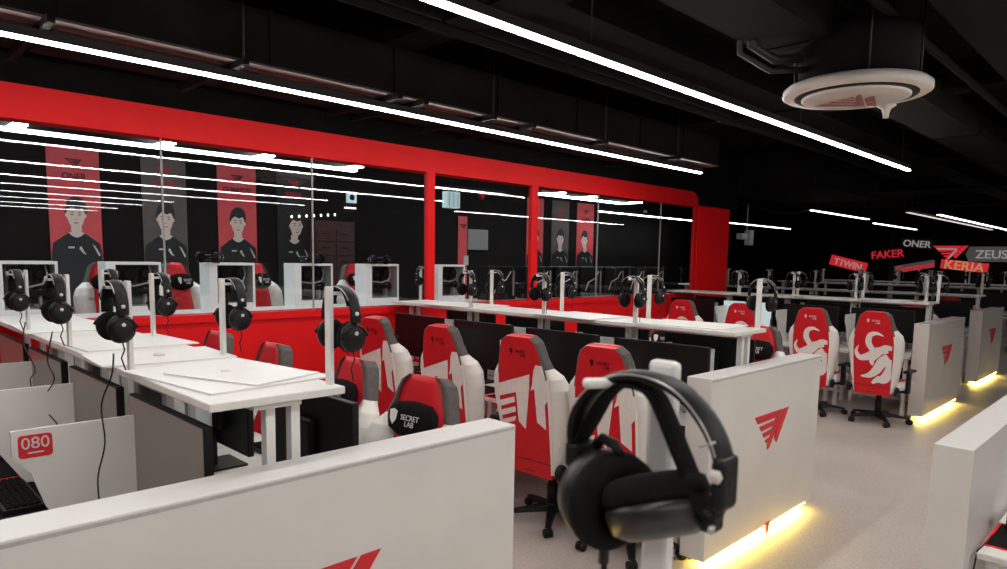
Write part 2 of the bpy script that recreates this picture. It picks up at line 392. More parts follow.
LOGO = [[(0, 1), (.82, 1), (.755, .83), (.09, .80)], [(.135, .71), (.60, .755), (.555, .615), (.20, .575)], [(.235, .49), (.51, .535), (.475, .41), (.285, .37)],
        [(.32, .285), (.44, .33), (.42, .22), (.355, .185)], [(.61, .835), (.76, .835), (.455, .03), (.40, .0), (.40, .13)], [(.855, 1), (1, 1), (.67, .10), (.60, .24), (.60, .36)]]
def logo(name, m, parent, x, y, z, wd, ht, th=.004, axis='y'):
    """emblem on a plane facing -Y (axis y) with its lower left corner at x,z"""
    mb = MB()
    for poly in LOGO:
        pts = [(x+p[0]*wd, z+p[1]*ht) for p in poly]
        mb.prism(pts, axis, y-th, y)
    return mb.build(name, m, parent)
o = MB()
rotl = Matrix.Rotation(-PI/4-.1, 4, 'Z')
for poly in LOGO:
    o.add([rotl @ Vector(((p[0]-.5)*.42, (p[1]-.5)*.34, 2.8435)) for p in poly], [list(range(len(poly)))])
tag(o.build('emblem', 'fadedred', fan), 'faded red emblem')

# small spotlight hanging by the unit
t = thing('ceiling_sensor', 'small white bell-shaped sprinkler head below the round ceiling unit', 'sprinkler', (5.29, 1.585, 0))
MB().lathe([(.001, 2.76), (.018, 2.765), (.022, 2.80), (.03, 2.825), (.06, 2.845), (.062, 2.85), (.001, 2.855)], 20).build('bell', 'fanwhite', t)
MB().cyl((0, 0, 2.85), (0, 0, 3.6), .006, n=8).build('drop_rod', 'steel', t)

# ------------------------------------------------------------------ gaming chair
HH0 = [(.40, .215, .195), (.47, .232, .200), (.60, .262, .206), (.74, .286, .212), (.86, .303, .217), (.96, .303, .215), (1.03, .278, .207), (1.09, .218, .195), (1.15, .186, .180), (1.21, .168, .165), (1.255, .148, .146), (1.285, .105, .103)]
def back_surface(front=False): pass
def make_backrest(parent, hinge, rec, kind):
    HH = [(z, wi+(wo-wi)*(.72 if kind == 'tail' else 1), wi) for z, wo, wi in HH0]
    """kind 'stripe' (white striped emblem) or 'tail' (white swirling tails). Hinge point (y,z) and recline angle rec."""
    T = Matrix.Translation((0, hinge[0], hinge[1])) @ Matrix.Rotation(rec, 4, 'X') @ Matrix.Translation((0, 0, -.40))
    # rear shell, red
    mb = MB(); R = []
    for z, wo, wi in HH:
        R.append([(-wi, .045, z), (-wi, 0.006, z), (-wi+.012, 0, z), (wi-.012, 0, z), (wi, .006, z), (wi, .045, z)])
    mb.ring(R, 0, True, True, False, T)
    for k in range(len(HH)-1):
        for i in (0, 1, 3, 4): mb.mi[k*6+i] = 1 if HH[k+1][0] < 1.06 else 2
    mb.box(-.185, .185, .0, .05, .37, .40, 0, T)
    shell = mb.build('backrest', ['redchair', 'whitechair', 'greychair'], parent)
    # padded front core: white bolsters below, charcoal sides at the head, red centre
    mb = MB(); n = len(HH)
    for s in (-1, 1):
        mb = MB(); R = []
        for z, wo, wi in HH:
            d = .145 if z < 1.0 else (.125 if z < 1.05 else .09)
            xi = wi*(.62 if z < 1.05 else .84)
            R.append([(s*wi, .010, z), (s*(wi+(wo-wi)*.6), .022, z), (s*wo, .06, z), (s*(wo+.002), .095 if d > .1 else .07, z), (s*(wo-.03), d, z), (s*xi, min(d, .10)-.012, z), (s*xi, .046, z)])
        nn = len(R[0])
        for k in range(n-1):
            z = (HH[k][0]+HH[k+1][0])/2
            mb.add([p for p in R[k]+R[k+1]], [(i, (i+1) % nn, nn+(i+1) % nn, nn+i) for i in range(nn)], 1 if z > 1.06 else 0, True, T)
        mb.add(R[0], [list(range(nn))], 0, False, T); mb.add(R[-1], [list(range(nn))], 1, False, T)
        mb.build('side_bolster', ['whitechair', 'greychair'], parent)
    mb = MB(); R = []
    for z, wo, wi in HH:
        d = .095 if z < 1.05 else .088
        x = wi*(.66 if z < 1.05 else .86)
        R.append([(-x, .046, z), (x, .046, z), (x, d-.012, z), (x*.5, d, z), (-x*.5, d, z), (-x, d-.012, z)])
    mb.ring(R, 0, True, True, True, T)
    mb.build('front_cushion', 'redchair', parent)
    # trim seams on the back
    mb = MB()
    mb.box(-.19, .19, -.003, .0, .468, .474, 0, T)
    mb.build('back_seam', 'darkred', parent)
    # print
    mb = MB()
    if kind == 'stripe':
        W = .213
        polys = [[(-1, .958), (.37, 1.054), (.30, .96), (.02, .68), (-.25, .725), (-.25, .92), (-1, .872)],
                 [(-1, .842), (-.33, .888), (-.33, .852), (-1, .80)], [(-1, .775), (-.33, .822), (-.33, .786), (-1, .735)], [(-1, .708), (-.33, .756), (-.40, .722), (-.9, .682)],
                 [(.34, .945), (.43, .99), (.54, 1.075), (.64, 1.12), (.90, 1.12), (.98, 1.05), (.98, .90), (.86, .87), (.83, .705), (.50, .745), (.50, .965)]]
        for k, p in enumerate(polys):
            mb.flat([(max(-.98, min(.98, u))*W*(1 if zz < 1.0 else .97), zz) for u, zz in p], 'y', -.0022-.0002*k, 0, T)
    else:
        def swoosh(pts, ws):
            L, Rr = [], []
            m = []
            # smooth the centre line
            for k in range(len(pts)-1):
                p0 = pts[max(k-1, 0)]; p1 = pts[k]; p2 = pts[k+1]; p3 = pts[min(k+2, len(pts)-1)]
                for q in range(6):
                    t_ = q/6
                    f = lambda a, b, c, d: .5*((2*b)+(-a+c)*t_+(2*a-5*b+4*c-d)*t_*t_+(-a+3*b-3*c+d)*t_**3)
                    m.append((f(p0[0], p1[0], p2[0], p3[0]), f(p0[1], p1[1], p2[1], p3[1]), ws[k]+(ws[k+1]-ws[k])*t_))
            m.append((*pts[-1], ws[-1]))
            vs = []
            for k, (x, z, wd) in enumerate(m):
                a = m[max(k-1, 0)]; b = m[min(k+1, len(m)-1)]
                dx, dz = b[0]-a[0], b[1]-a[1]; l = math.hypot(dx, dz) or 1
                vs += [(x-dz/l*wd, z+dx/l*wd), (x+dz/l*wd, z-dx/l*wd)]
            swoosh.k += 1
            y = -.002-.0003*swoosh.k
            mb.add([(max(-.19, min(.19, x)), y, z) for x, z in vs], [(2*i, 2*i+1, 2*i+3, 2*i+2) for i in range(len(m)-1)], swoosh.k % 2, False, T)
        swoosh.k = 0
        swoosh([(.10, 1.03), (.03, 1.055), (-.035, 1.03), (-.05, .95), (-.01, .88), (.05, .85)], [.002, .018, .028, .032, .03, .02])
        swoosh([(-.15, .91), (-.175, .84), (-.13, .775), (-.04, .80), (.05, .86), (.15, .88)], [.003, .018, .030, .042, .045, .03])
        swoosh([(.19, .90), (.12, .90), (.04, .83), (-.01, .76), (.0, .70)], [.02, .035, .04, .03, .01])
        swoosh([(-.12, .565), (-.03, .585), (.04, .65), (.09, .74), (.16, .80)], [.003, .03, .045, .05, .05])
        swoosh([(.0, .50), (.06, .545), (.12, .56), (.17, .65), (.18, .78)], [.012, .035, .05, .05, .02])
        swoosh([(.05, .62), (.11, .70), (.17, .74)], [.006, .016, .006])
    mb.build('back_print', ['print', 'whitechair'], parent)
    # maker's mark and lettering at the head
    m = 'black' if kind == 'stripe' else 'print'
    dk = MB().flat([(-.075, 1.205), (-.062, 1.212), (-.049, 1.205), (-.052, 1.182), (-.062, 1.168), (-.072, 1.182)], 'y', -.002, 0, T)
    dk.build('head_mark', m, parent)
    for body, zz, xx in (('SECRET', 1.193, .018), ('LAB', 1.168, .035)):
        a = text_mesh('head_lettering', body, .026, m, parent, (0, 0, 0), (0, 0, 0), .0006)
        a.matrix_local = T @ Matrix.Translation((xx, -.0025, zz)) @ Matrix.Rotation(PI/2, 4, 'X')
    return T
def make_chair(kind, drop=0.0, rec=.16, pillow=True, label=''):
    t = thing('gaming_chair', label, 'chair')
    # five-star base
    mb = MB(); mb.lathe([(.001, .065), (.045, .065), (.045, .115), (.03, .13), (.001, .13)], 16)
    for k in range(5):
        a = 2*PI*k/5+.3; c, s = math.cos(a), math.sin(a)
        R = []
        for rr, wd, z0, z1 in ((.03, .035, .07, .115), (.17, .028, .068, .10), (.31, .02, .062, .08)):
            R.append([(c*rr-s*wd, s*rr+c*wd, z0), (c*rr+s*wd, s*rr-c*wd, z0), (c*rr+s*wd*.7, s*rr-c*wd*.7, z1), (c*rr-s*wd*.7, s*rr+c*wd*.7, z1)])
        mb.ring(R, 0, True, True, False)
    mb.build('star_base', 'black', t)
    for k in range(5):
        a = 2*PI*k/5+.3; c, s = math.cos(a)*.31, math.sin(a)*.31
        b = MB()
        n = Vector((-math.sin(a+.6), math.cos(a+.6), 0))
        for sd in (-1, 1):
            p = Vector((c, s, .03)); b.cyl(p+n*sd*.006, p+n*sd*.024, .03, n=12)
        b.cyl((c, s, .03), (c, s, .072), .008, n=8)
        b.build('caster', 'black', t)
    MB().cyl((0, 0, .12), (0, 0, .40-drop), .028, n=12).cyl((0, 0, .12), (0, 0, .25), .036, n=12).build('gas_lift', 'black', t)
    z0 = .40-drop
    MB().box(-.12, .12, -.13, .13, z0-.02, z0+.03, bev=.01).build('tilt_mechanism', 'black', t)
    # seat
    mb = MB(); R = []
    for y, wd, zt in ((-.185, .17, .455), (-.15, .25, .50), (0, .265, .505), (.2, .265, .51), (.27, .25, .505), (.30, .23, .47)):
        zt -= drop
        R.append([(-wd, y, z0+.03), (-wd-.01, y, zt-.03), (-wd+.03, y, zt+.02), (-wd*.55, y, zt), (0, y, zt-.005), (wd*.55, y, zt), (wd-.03, y, zt+.02), (wd+.01, y, zt-.03), (wd, y, z0+.03)])
    mb.ring(R, 0, True, True, True)
    nf = len(mb.f)
    for i in range(nf): mb.mi[i] = 1 if (i % 9 in (0, 1, 6, 7)) else 0
    mb.build('seat', ['redchair', 'whitechair'], t)
    # armrests
    for s in (-1, 1):
        b = MB(); b.box(s*.10, s*.285, -.035, .035, z0-.005, z0+.02) if s > 0 else b.box(-.285, -.10, -.035, .035, z0-.005, z0+.02)
        b.box(s*.285-.018, s*.285+.018, -.04, .04, z0-.01, z0+.22, bev=.008)
        arm = b.build('armrest', 'black', t)
        MB().box(s*.285-.035, s*.285+.035, -.10, .14, z0+.22, z0+.25, bev=.012).build('arm_pad', 'black', arm)
        # recliner hinge cover
        MB().cyl((s*.235, -.22, z0+.03), (s*.255, -.22, z0+.03), .05, n=16).cyl((s*.24, -.22, z0+.03), (s*.24, -.12, z0+.02), .02, n=8).build('hinge_cover', 'black', t)
    T = make_backrest(t, (-.24, .40-drop), rec, kind)
    if pillow:
        mb = MB(); R = []
        for z, a in ((1.00, .02), (1.01, .09), (1.035, .14), (1.08, .155), (1.12, .15), (1.155, .11), (1.165, .03)):
            R.append([(a*math.cos(q)*1.0, .115+.045*math.sin(q)*(.3+.7*min(1, a/.14)), z) for q in [2*PI*i/20 for i in range(20)]])
        mb.ring(R, 0, True, True, True, T)
        p = mb.build('head_pillow', 'blacksoft', t)
        MB().flat([(.10, 1.115), (.075, 1.123), (.05, 1.115), (.056, 1.075), (.075, 1.05), (.094, 1.075)], 'y', .163, 0, T).build('pillow_mark', 'print', p)
        for body, zz in (('SECRET', 1.09), ('LAB', 1.062)):
            a = text_mesh('pillow_lettering', body, .034, 'print', p, (0, 0, 0), (0, 0, 0), .0006)
            a.matrix_local = T @ Matrix.Translation((-.03, .1635, zz)) @ Matrix.Rotation(PI, 4, 'Z') @ Matrix.Rotation(PI/2, 4, 'X')
        for s in (-1,):
            a = text_mesh('bolster_lettering', 'TITAN', .034, 'black', t, (0, 0, 0), (0, 0, 0), .0006)
            a.matrix_local = T @ Matrix.Translation((.19, .113, .93)) @ Matrix.Rotation(PI, 4, 'Z') @ Matrix.Rotation(PI/2, 4, 'X')
    # under-back bracket
    MB().box(-.05, .05, -.24, -.05, z0-.005, z0+.03).build('back_bracket', 'black', t)
    return t
P_stripe = Proto(make_chair('stripe'))
P_front = Proto(make_chair('stripe', .07, .20))
P_tail = Proto(make_chair('tail', .03, .10))
P_tailf = Proto(make_chair('tail', .05, .17))
g = 'striped red chairs facing the middle desk row'
for y, rz, lb in ((4.50, 0, 'red chair with white striped print, farthest of the striped backs, before the red wall'), (3.70, .02, 'red chair with white striped print, second of the striped backs from the red wall'),
              (2.92, .02, 'red chair with white striped print, fully in view right of the nearest white end board'), (2.285, .02, 'red chair with white striped print half hidden behind the foreground headset')):
    P_stripe.put(lb, (3.42, y, 0), -PI/2+rz, g)
g = 'chairs along the nearest desk row'
for x, y, rz, lb in ((1.60, 2.40, .12, 'red chair showing its front with black lettered head pillow above the nearest end board'), (1.66, 3.14, -.05, 'red chair with white side bolster beside the shelf of the nearest desk row'),
                 (1.62, 3.98, 0, 'red chair whose top peeks over the nearest shelf, before the red wall'), (1.62, 4.82, 0, 'red chair whose tip shows over the nearest shelf, closest to the window')):
    P_front.put(lb, (x, y, 0), PI/2+rz, g)
g = 'chairs with white tail print at the third desk row'
for y, rz, lb in ((2.36, -.04, 'red chair with white curling tail print, fully visible beside the end board with reflections'), (3.04, 0, 'red chair with white curling tail print, partly hidden by the middle end board'),
              (3.90, 0, 'red chair with tail print, upper half above the middle shelf, before the lit screen'), (4.72, 0, 'red chair with tail print above the middle shelf, nearest to the red column')):
    P_tail.put(lb, (8.37, y, 0), -PI/2+rz, g)
g = 'chairs on the far side of the middle desk row'
for y, lb in ((2.50, 'red chair with black pillow behind the end post of the middle shelf'), (3.35, 'red chair behind the middle screens, second from the aisle'), (4.2, 'red chair behind the middle screens, third from the aisle'), (5.0, 'red chair behind the middle screens, by the red wall')):
    P_tailf.put(lb, (5.22, y, 0), PI/2, g)
for x, y, lb, pr in ((10.65, 2.75, 'red chair whose top rises behind the end board of the third desk row', P_tailf), (13.95, 3.0, 'dark red chair top behind the fourth end board', P_tailf),
                 (11.75, 2.8, 'red chair in the gap between the third and fourth desk rows', P_tail)):
    pr.put(lb, (x, y, 0), PI/2 if pr is P_tailf else -PI/2)
for x, y, rz, lb in ((1.95, 6.95, PI, 'back room red chair top behind the second white computer case'), (2.72, 6.95, PI+.5, 'back room red chair with white bolster between the second and third computer cases'),
                 (3.55, 6.95, PI+.45, 'back room red chair with white bolster beside the fourth computer case'), (4.72, 7.0, PI, 'back room chair with red top right of the fourth computer case')):
    P_front.put(lb, (x, y, .45), rz, 'chairs behind the glass')

# ------------------------------------------------------------------ headset
def make_headset():
    """hangs from its band: top of band at z=0, arc in the YZ plane, cups at y=+-.075"""
    t = thing('headset', '', 'headset')
    arc = [(0, math.sin(a)*.092, -.098+math.cos(a)*.098) for a in [(-100+i*200/18)*PI/180 for i in range(19)]]
    MB().tube(arc, .01, 8, 0, None, (.021, .007), (1, 0, 0)).build('headband', 'black', t)
    MB().tube([(0, p[1]*.8, -.022+(p[2]+.02)*1.0) for p in arc[3:16]], .01, 8, 0, None, (.02, .003), (1, 0, 0)).build('inner_strap', 'blacksoft', t)
    MB().tube([(.021, p[1]*1.04, p[2]+.002) for p in arc[4:15]], .002, 6).tube([(-.021, p[1]*1.04, p[2]+.002) for p in arc[4:15]], .002, 6).build('piping', 'silver', t)
    for s in (-1, 1):
        b = MB()
        b.tube([(0, s*.091, -.108), (.0, s*.088, -.125), (.028, s*.09, -.135), (.046, s*.088, -.16)], .006, 6)
        b.tube([(0, s*.091, -.108), (.0, s*.088, -.125), (-.028, s*.09, -.135), (-.046, s*.088, -.16)], .006, 6)
        b.build('yoke', 'black', t)
        m = Matrix.Translation((0, s*.07, -.165)) @ Matrix.Scale(1.12, 4, (0, 0, 1))
        b = MB().lathe([(.001, s*.026), (.025, s*.026), (.042, s*.018), (.046, s*.004), (.046, -s*.004), (.001, -s*.004)], 22, 0, m, 'y')
        cup = b.build('ear_cup', 'black', t)
        MB().lathe([(.022, -s*.004), (.044, -s*.004), (.048, -s*.014), (.044, -s*.026), (.03, -s*.03), (.022, -s*.02)], 22, 0, m, 'y').build('ear_cushion', 'blacksoft', cup)
        MB().lathe([(.001, s*.0275), (.007, s*.0275), (.007, s*.024), (.001, s*.024)], 10, 0, Matrix.Translation((0, s*.07, -.150)), 'y').build('cup_emblem', 'fanwhite', cup)
    # band end plates with pale mark
    for s in (-1, 1):
        MB().cyl((.0, s*.098, -.085), (.0, s*.101, -.085), .007, n=8).build('band_mark', 'fanwhite', t)
    MB().tube([(0, -.075, -.215), (0.005, -.075, -.24), (-.005, -.07, -.27), (.01, -.06, -.315)], .0025, 6).build('cable', 'black', t)
    return t
P_head = Proto(make_headset())

# ------------------------------------------------------------------ desks, screens, dividers, shelves
def make_desk(wd=.85, dp=.68):
    t = thing('desk', '', 'desk')     # local: user side at -Y, width along X, origin at centre of user edge
    MB().box(-wd/2, wd/2, 0, dp, .692, .72, bev=.004).build('desktop', 'white', t)
    for sx in (-1, 1):
        for y in (.06, dp-.06):
            MB().box(sx*(wd/2-.05)-.02, sx*(wd/2-.05)+.02, y-.02, y+.02, 0, .692).build('leg', 'metal', t)
    for z in (.10, .62): MB().box(-wd/2+.07, wd/2-.07, dp-.075, dp-.045, z, z+.04).build('crossbar', 'metal', t)
    MB().box(-wd/2+.07, wd/2-.07, .40, .425, .655, .69).build('front_rail', 'metal', t)
    return t
def make_screen(face):
    t = thing('computer_screen', '', 'monitor')     # local: faces -Y, origin at the foot
    MB().box(-.11, .11, -.08, .10, 0, .012, bev=.004).build('foot', 'black', t)
    MB().box(-.025, .025, .035, .055, .012, .34).build('neck', 'black', t)
    MB().box(-.355, .355, .0, .03, .115, .505, bev=.006).build('housing', 'black', t)
    MB().box(-.349, .349, -.0015, .0, .128, .499).build('screen', face, t)
    MB().box(-.10, .10, .03, .06, .20, .40, bev=.01).build('rear_bulge', 'black', t)
    return t
def make_divider():
    t = thing('seat_divider', '', 'divider')   # local: runs along +X from the user's edge at 0 to .40; stands on the desk
    pts = [(.0, .43), (.0, .345), (.05, .28), (.09, .15), (.18, .0), (.44, .0), (.44, .43)]
    MB().prism(pts, 'y', -.009, .009).build('divider_board', 'white', t)
    MB().box(.2, .42, -.016, .016, .0, .02).build('clamp_foot', 'metal', t)
    return t
def make_keyset():
    t = thing('keyboard', '', 'keyboard')     # local: long side along X
    MB().box(-.22, .22, -.07, .07, .0, .02, bev=.004).build('keyboard_base', 'black', t)
    mb = MB()
    for r in range(5):
        for k in range(15):
            x = -.205+k*.0288; mb.box(x-.011, x+.011, -.058+r*.024, -.038+r*.024, .02, .028)
    o = mb.build('keys', 'blacksoft', t)
    return t
def make_pad():
    t = thing('mouse_pad', '', 'mouse pad')
    MB().box(-.42, .42, -.16, .16, 0, .003).build('pad_border', 'red', t)
    MB().box(-.408, .408, -.148, .148, .003, .004).build('pad_top', 'blacksoft', t)
    return t
def make_case():
    """white computer case, glass side facing -Y, origin at bottom centre"""
    t = thing('computer_case', '', 'computer case')
    b = MB(); W, D, Hh = .41, .21, .43; x0, x1 = -W/2, W/2
    b.box(x0, x1, -D/2, D/2, 0, .022).box(x0, x1, -D/2, D/2, Hh-.022, Hh).box(x0, x1, D/2-.006, D/2, .022, Hh-.022)
    b.box(x1-.02, x1, -D/2, D/2, .022, Hh-.022).box(x0, x0+.07, -D/2, D/2, .022, Hh-.022)
    b.box(x0+.07, x1-.02, -D/2, D/2, .022, .075)
    b.build('case_shell', 'casewhite', t)
    for sx in (-1, 1): MB().box(sx*.17-.03, sx*.17+.03, -D/2+.02, D/2-.02, -.0, .001).build('rubber_foot', 'black', t)
    MB().box(x0+.07, x1-.02, D/2-.03, D/2-.007, .076, Hh-.023).build('motherboard', 'board_inner', t)
    mb = MB().box(x0+.13, x0+.36, -D/2+.06, -D/2+.13, .17, .215, bev=.004).box(x0+.16, x0+.25, D/2-.05, D/2-.03, .26, .35).box(x0+.28, x0+.30, D/2-.06, D/2-.03, .22, .36)
    mb.build('graphics_card', 'gunmetal', t)
    for x, z in ((x1-.075, .33), (x1-.075, .20), (x0+.20, .325)):
        f = MB().lathe([(.035, -.06), (.05, -.06), (.05, -.035), (.035, -.035)], 18, 0, Matrix.Translation((x, .06, z)), 'y')
        for k in range(5):
            a = 2*PI*k/5; f.box(-.004, .004, -.004, .004, .0, .036, 0, Matrix.Translation((x, .012, z)) @ Matrix.Rotation(a, 4, 'Y'))
        f.build('fan', 'gunmetal', t)
    MB().tube([(x0+.12, -.02, .25), (x0+.22, -.05, .235), (x0+.32, -.05, .26), (x0+.355, -.03, .33), (x0+.35, .0, .40)], .008, 8).build('power_lead', 'casewhite', t)
    MB().box(x0+.30, x0+.315, -.03, .03, .08, .22).build('bracket', 'metal', t)
    MB().box(x0+.07, x1-.02, -D/2+.001, -D/2+.004, .075, Hh-.022).build('side_window', 'caseglass', t)
    return t
P_desk = Proto(make_desk()); P_div = Proto(make_divider()); P_key = Proto(make_keyset()); P_pad = Proto(make_pad()); P_case = Proto(make_case())
P_scr = {'screen': Proto(make_screen('screen')), 'screenreflect': Proto(make_screen('screenreflect')), 'screenlit': Proto(make_screen('screenlit'))}

def shelf(x0, x1, y0, y1, label, left_posts, right_posts, zt=1.32):
    t = thing('overhead_shelf', label, 'shelf', ((x0+x1)/2, y0, 0))
    w_ = (x1-x0)/2; L = y1-y0
    MB().box(-w_, w_, 0, L, zt-.026, zt, bev=.004).build('shelf_board', 'white', t)
    MB().box(-.08, .08, .03, L-.03, zt-.046, zt-.026).build('support_rail', 'metal', t)
    n = max(2, int(round(L/.86)))
    for k in range(n+1):
        y = .06+(L-.12)*k/n
        for x in (-.02, .065):
            MB().box(x-.015, x+.015, y-.018, y+.018, .7205, zt-.026).build('upright', 'metal', t)
    for s, ys in ((-1, left_posts), (1, right_posts)):
        for y in ys:
            x = s*(w_-.02); yy = y-y0
            p = MB().box(x-.008, x+.008, yy-.017, yy+.017, zt, zt+.33, bev=.003).build('headset_post', 'metal', t)
            MB().box(min(x, x+s*.085), max(x, x+s*.085), yy-.012, yy+.012, zt+.302, zt+.312).box(x+s*.08-.004, x+s*.08+.004, yy-.012, yy+.012, zt+.302, zt+.322).build('hook', 'metal', p)
    return t
def hang(x, y, lb, gp, z=1.65, rz=0.0, s=1.0):
    o = P_head.put(lb, (x, y, z-.002), rz, gp)
    return o
def end_board(x0, x1, y0, label, m='panel', th=.155, ht=1.11, emb=True, left_cut=False):
    t = thing('end_board', label, 'end board', ((x0+x1)/2, y0, 0)); t['kind'] = 'thing'
    w_ = (x1-x0)/2
    MB().box(-w_, w_, 0, th, .056, ht, bev=.004).build('board_panel', m, t)
    MB().box(-w_+.001, w_-.001, -.0012, .0, ht-.018, ht-.008).build('edge_seam', 'seam', t)
    MB().box(-w_+.10, w_-.10, .095, th-.02, 0, .056).build('plinth', 'metal', t)
    MB().box(-w_+.06, w_-.12, .004, .092, .048, .0555).build('yellow_strip', 'yellow', t)
    if emb:
        logo('emblem', 'redlogo', t, -.235, -.0005, .575, .50, .235)
        logo('floor_tag', 'redlogo', t, -.03, -.012, .003, .07, .085, .006)
    return t

# lay-outs: (x0, x1, front y, far y, name of the row)
ROWS = [(.29, 1.89, 1.81, 5.6, 'nearest desk row'), (3.45, 5.05, 1.81, 5.6, 'middle desk row'), (8.72, 10.42, 2.0, 5.75, 'third desk row'),
        (12.05, 13.65, 2.1, 7.5, 'fourth desk row'), (17.4, 19.0, 2.2, 9.0, 'fifth desk row'), (20.7, 22.3, 2.3, 9.0, 'farthest desk row')]
labels_end = ['large white end board in front with a red emblem cut by the picture edge', 'white middle end board with large red emblem, over a yellow floor light',
              'taupe end board of the third desk row with small red emblem and glossy reflections', 'fourth end board at the picture edge with small red emblem', 'fifth end board, barely visible in the distance', 'farthest end board, barely visible in the distance']
end_board(-.3, 1.89, 1.81, labels_end[0], emb=False)
tb = [o for o in C.objects if o.get('label') == labels_end[0]][0]
logo('emblem', 'redlogo', tb, -.041, -.0005, .56, .50, .235)
for k in range(1, 4):
    r = ROWS[k]; end_board(r[0], r[1]-(.02 if k == 1 else 0), r[2], labels_end[k], 'panel' if k == 1 else 'panel_far')
for k in (4, 5):
    r = ROWS[k]; end_board(r[0], r[1], r[2], labels_end[k], 'panel_far')

for k, (x0, x1, yf, ye, nm) in enumerate(ROWS):
    cx = (x0+x1)/2; y0 = yf+.165; pitch = .86
    if k == 0: cx = 1.0
    sh0, sh1 = cx-.225, cx+.225
    n = 4 if k < 3 else 6
    if k == 3: n = 6
    rp = [yf+.22+pitch*i for i in range(n)]; lp = [yf+.92+pitch*i for i in range(n-1)]
    if k == 2: lp = [2.21+.79*i for i in range(4)]; rp = [2.18+.86*i for i in range(4)]
    yend = min(ye, yf+.165+n*pitch+.2)
    shelf(sh0, sh1, y0 if k else 1.965, yend, 'long white headset shelf above the screens of the '+nm, lp, rp)
    for i in range(n):
        yc = y0+.03+pitch*(i+.5)-.02
        nth = ORD[i]
        # desks
        P_desk.put('white desk on the near side of the %s, %s from the aisle' % (nm, nth), (x0+.03, yc, 0), -PI/2, 'desks of the '+nm)
        P_desk.put('white desk on the far side of the %s, %s from the aisle' % (nm, nth), (x1-(.13 if k == 0 else .03), yc, 0), PI/2, 'desks of the '+nm)
        if k < 3:
            ys = yc+(0.02 if k else 0.02)
            face = 'screenreflect' if k == 0 else ('screenlit' if (k == 2 and i == 2) else 'screen')
            lb = ('blank screen with painted reflection, near side of the %s, %s from the aisle' if k == 0 else ('pale lit screen in the %s, %s from the aisle' if face == 'screenlit' else 'black screen on the near side of the %s, %s from the aisle')) % (nm, nth)
            xs = .80 if k == 0 else x0+.45
            P_scr[face].put(lb, (xs, ys, .72), -PI/2, 'screens of the '+nm)
            P_scr['screen'].put('black screen back on the far side of the %s, %s from the aisle' % (nm, nth), ((1.36 if k == 0 else x1-.47), yc+.03, .72), PI/2, 'screens of the '+nm)
        elif i < 4:
            P_scr['screen'].put('distant black screen in the %s, %s from the aisle' % (nm, nth), (x0+.45, yc, .72), -PI/2, 'screens of the '+nm)
        if k < 3:
            if i > 0:
                yd = yf+.93+pitch*(i-1)
                P_div.put('white seat divider with red number sign beside the keyboard' if (k == 0 and i == 1) else 'white seat divider on the near side of the %s, %s from the aisle' % (nm, ORD[i-1]),
                          ((.42 if k == 0 else x0+.13), yd, .72), 0, 'seat dividers of the '+nm)
                if not (k == 0 and i == 1): P_div.put('white seat divider on the far side of the %s, %s from the aisle' % (nm, ORD[i-1]), (x1-.13, yd, .72), PI, 'seat dividers of the '+nm)
            # computer between the screens
            if not (k == 0 and i == 0): P_case.put('white computer case under the shelf of the %s, %s from the aisle' % (nm, nth), (1.155 if k == 0 else (x0+x1)/2+.06, yc+.1, .7205), -PI/2, 'computers of the '+nm)
            if k < 2:
                P_pad.put('black red-edged mouse pad, near side of the %s, %s seat' % (nm, nth), (x0+.205, yc, .7205), -PI/2, 'mouse pads of the '+nm)
                P_key.put('black keyboard on the near side of the %s, %s seat' % (nm, nth), (x0+.23, yc+.12, .7248), -PI/2, 'keyboards of the '+nm)
                if i < 3:
                    P_key.put('black keyboard on the far side of the %s, %s seat' % (nm, nth), (x1-.25, yc, .7205), PI/2, 'keyboards of the '+nm)
    # headsets
    gp = 'headsets on the shelf of the '+nm
    for i, y in enumerate(rp):
        if k > 2 and i > 3: continue
        hang(sh1-.02+.045, y, 'black headset on the far edge of the %s shelf, %s post from the aisle' % (nm.replace(' desk row', ''), ORD[i]), gp)
    for i, y in enumerate(lp):
        if k > 2 and i > 3: continue
        hang(sh0+.02-.045, y, 'black headset on the near edge of the %s shelf, %s post from the aisle' % (nm.replace(' desk row', ''), ORD[i]), gp)

# the 080 sign, part of its divider
dv = [o for o in C.objects if 'red number sign' in str(o.get('label'))][0]
b = MB(); pts = []
for cx_, cz_, a0 in ((.105, .40, 0), (.03, .40, 90), (.03, .345, 180), (.105, .345, 270)):
    for q in range(4):
        a = math.radians(a0+q*30); pts.append((cx_+.012*math.cos(a), cz_+.012*math.sin(a)))
b.prism(pts, 'y', -.012, -.009); sg = b.build('number_sign', 'redlogo', dv)
text_mesh('sign_number', '080', .056, 'fanwhite', sg, (.0675, -.0125, .382), (RX, 0, 0), .0008, 0, 'CENTER', 1.0)
MB().box(.045, .09, -.0128, -.012, .348, .353).build('sign_small_line', 'fanwhite', sg)

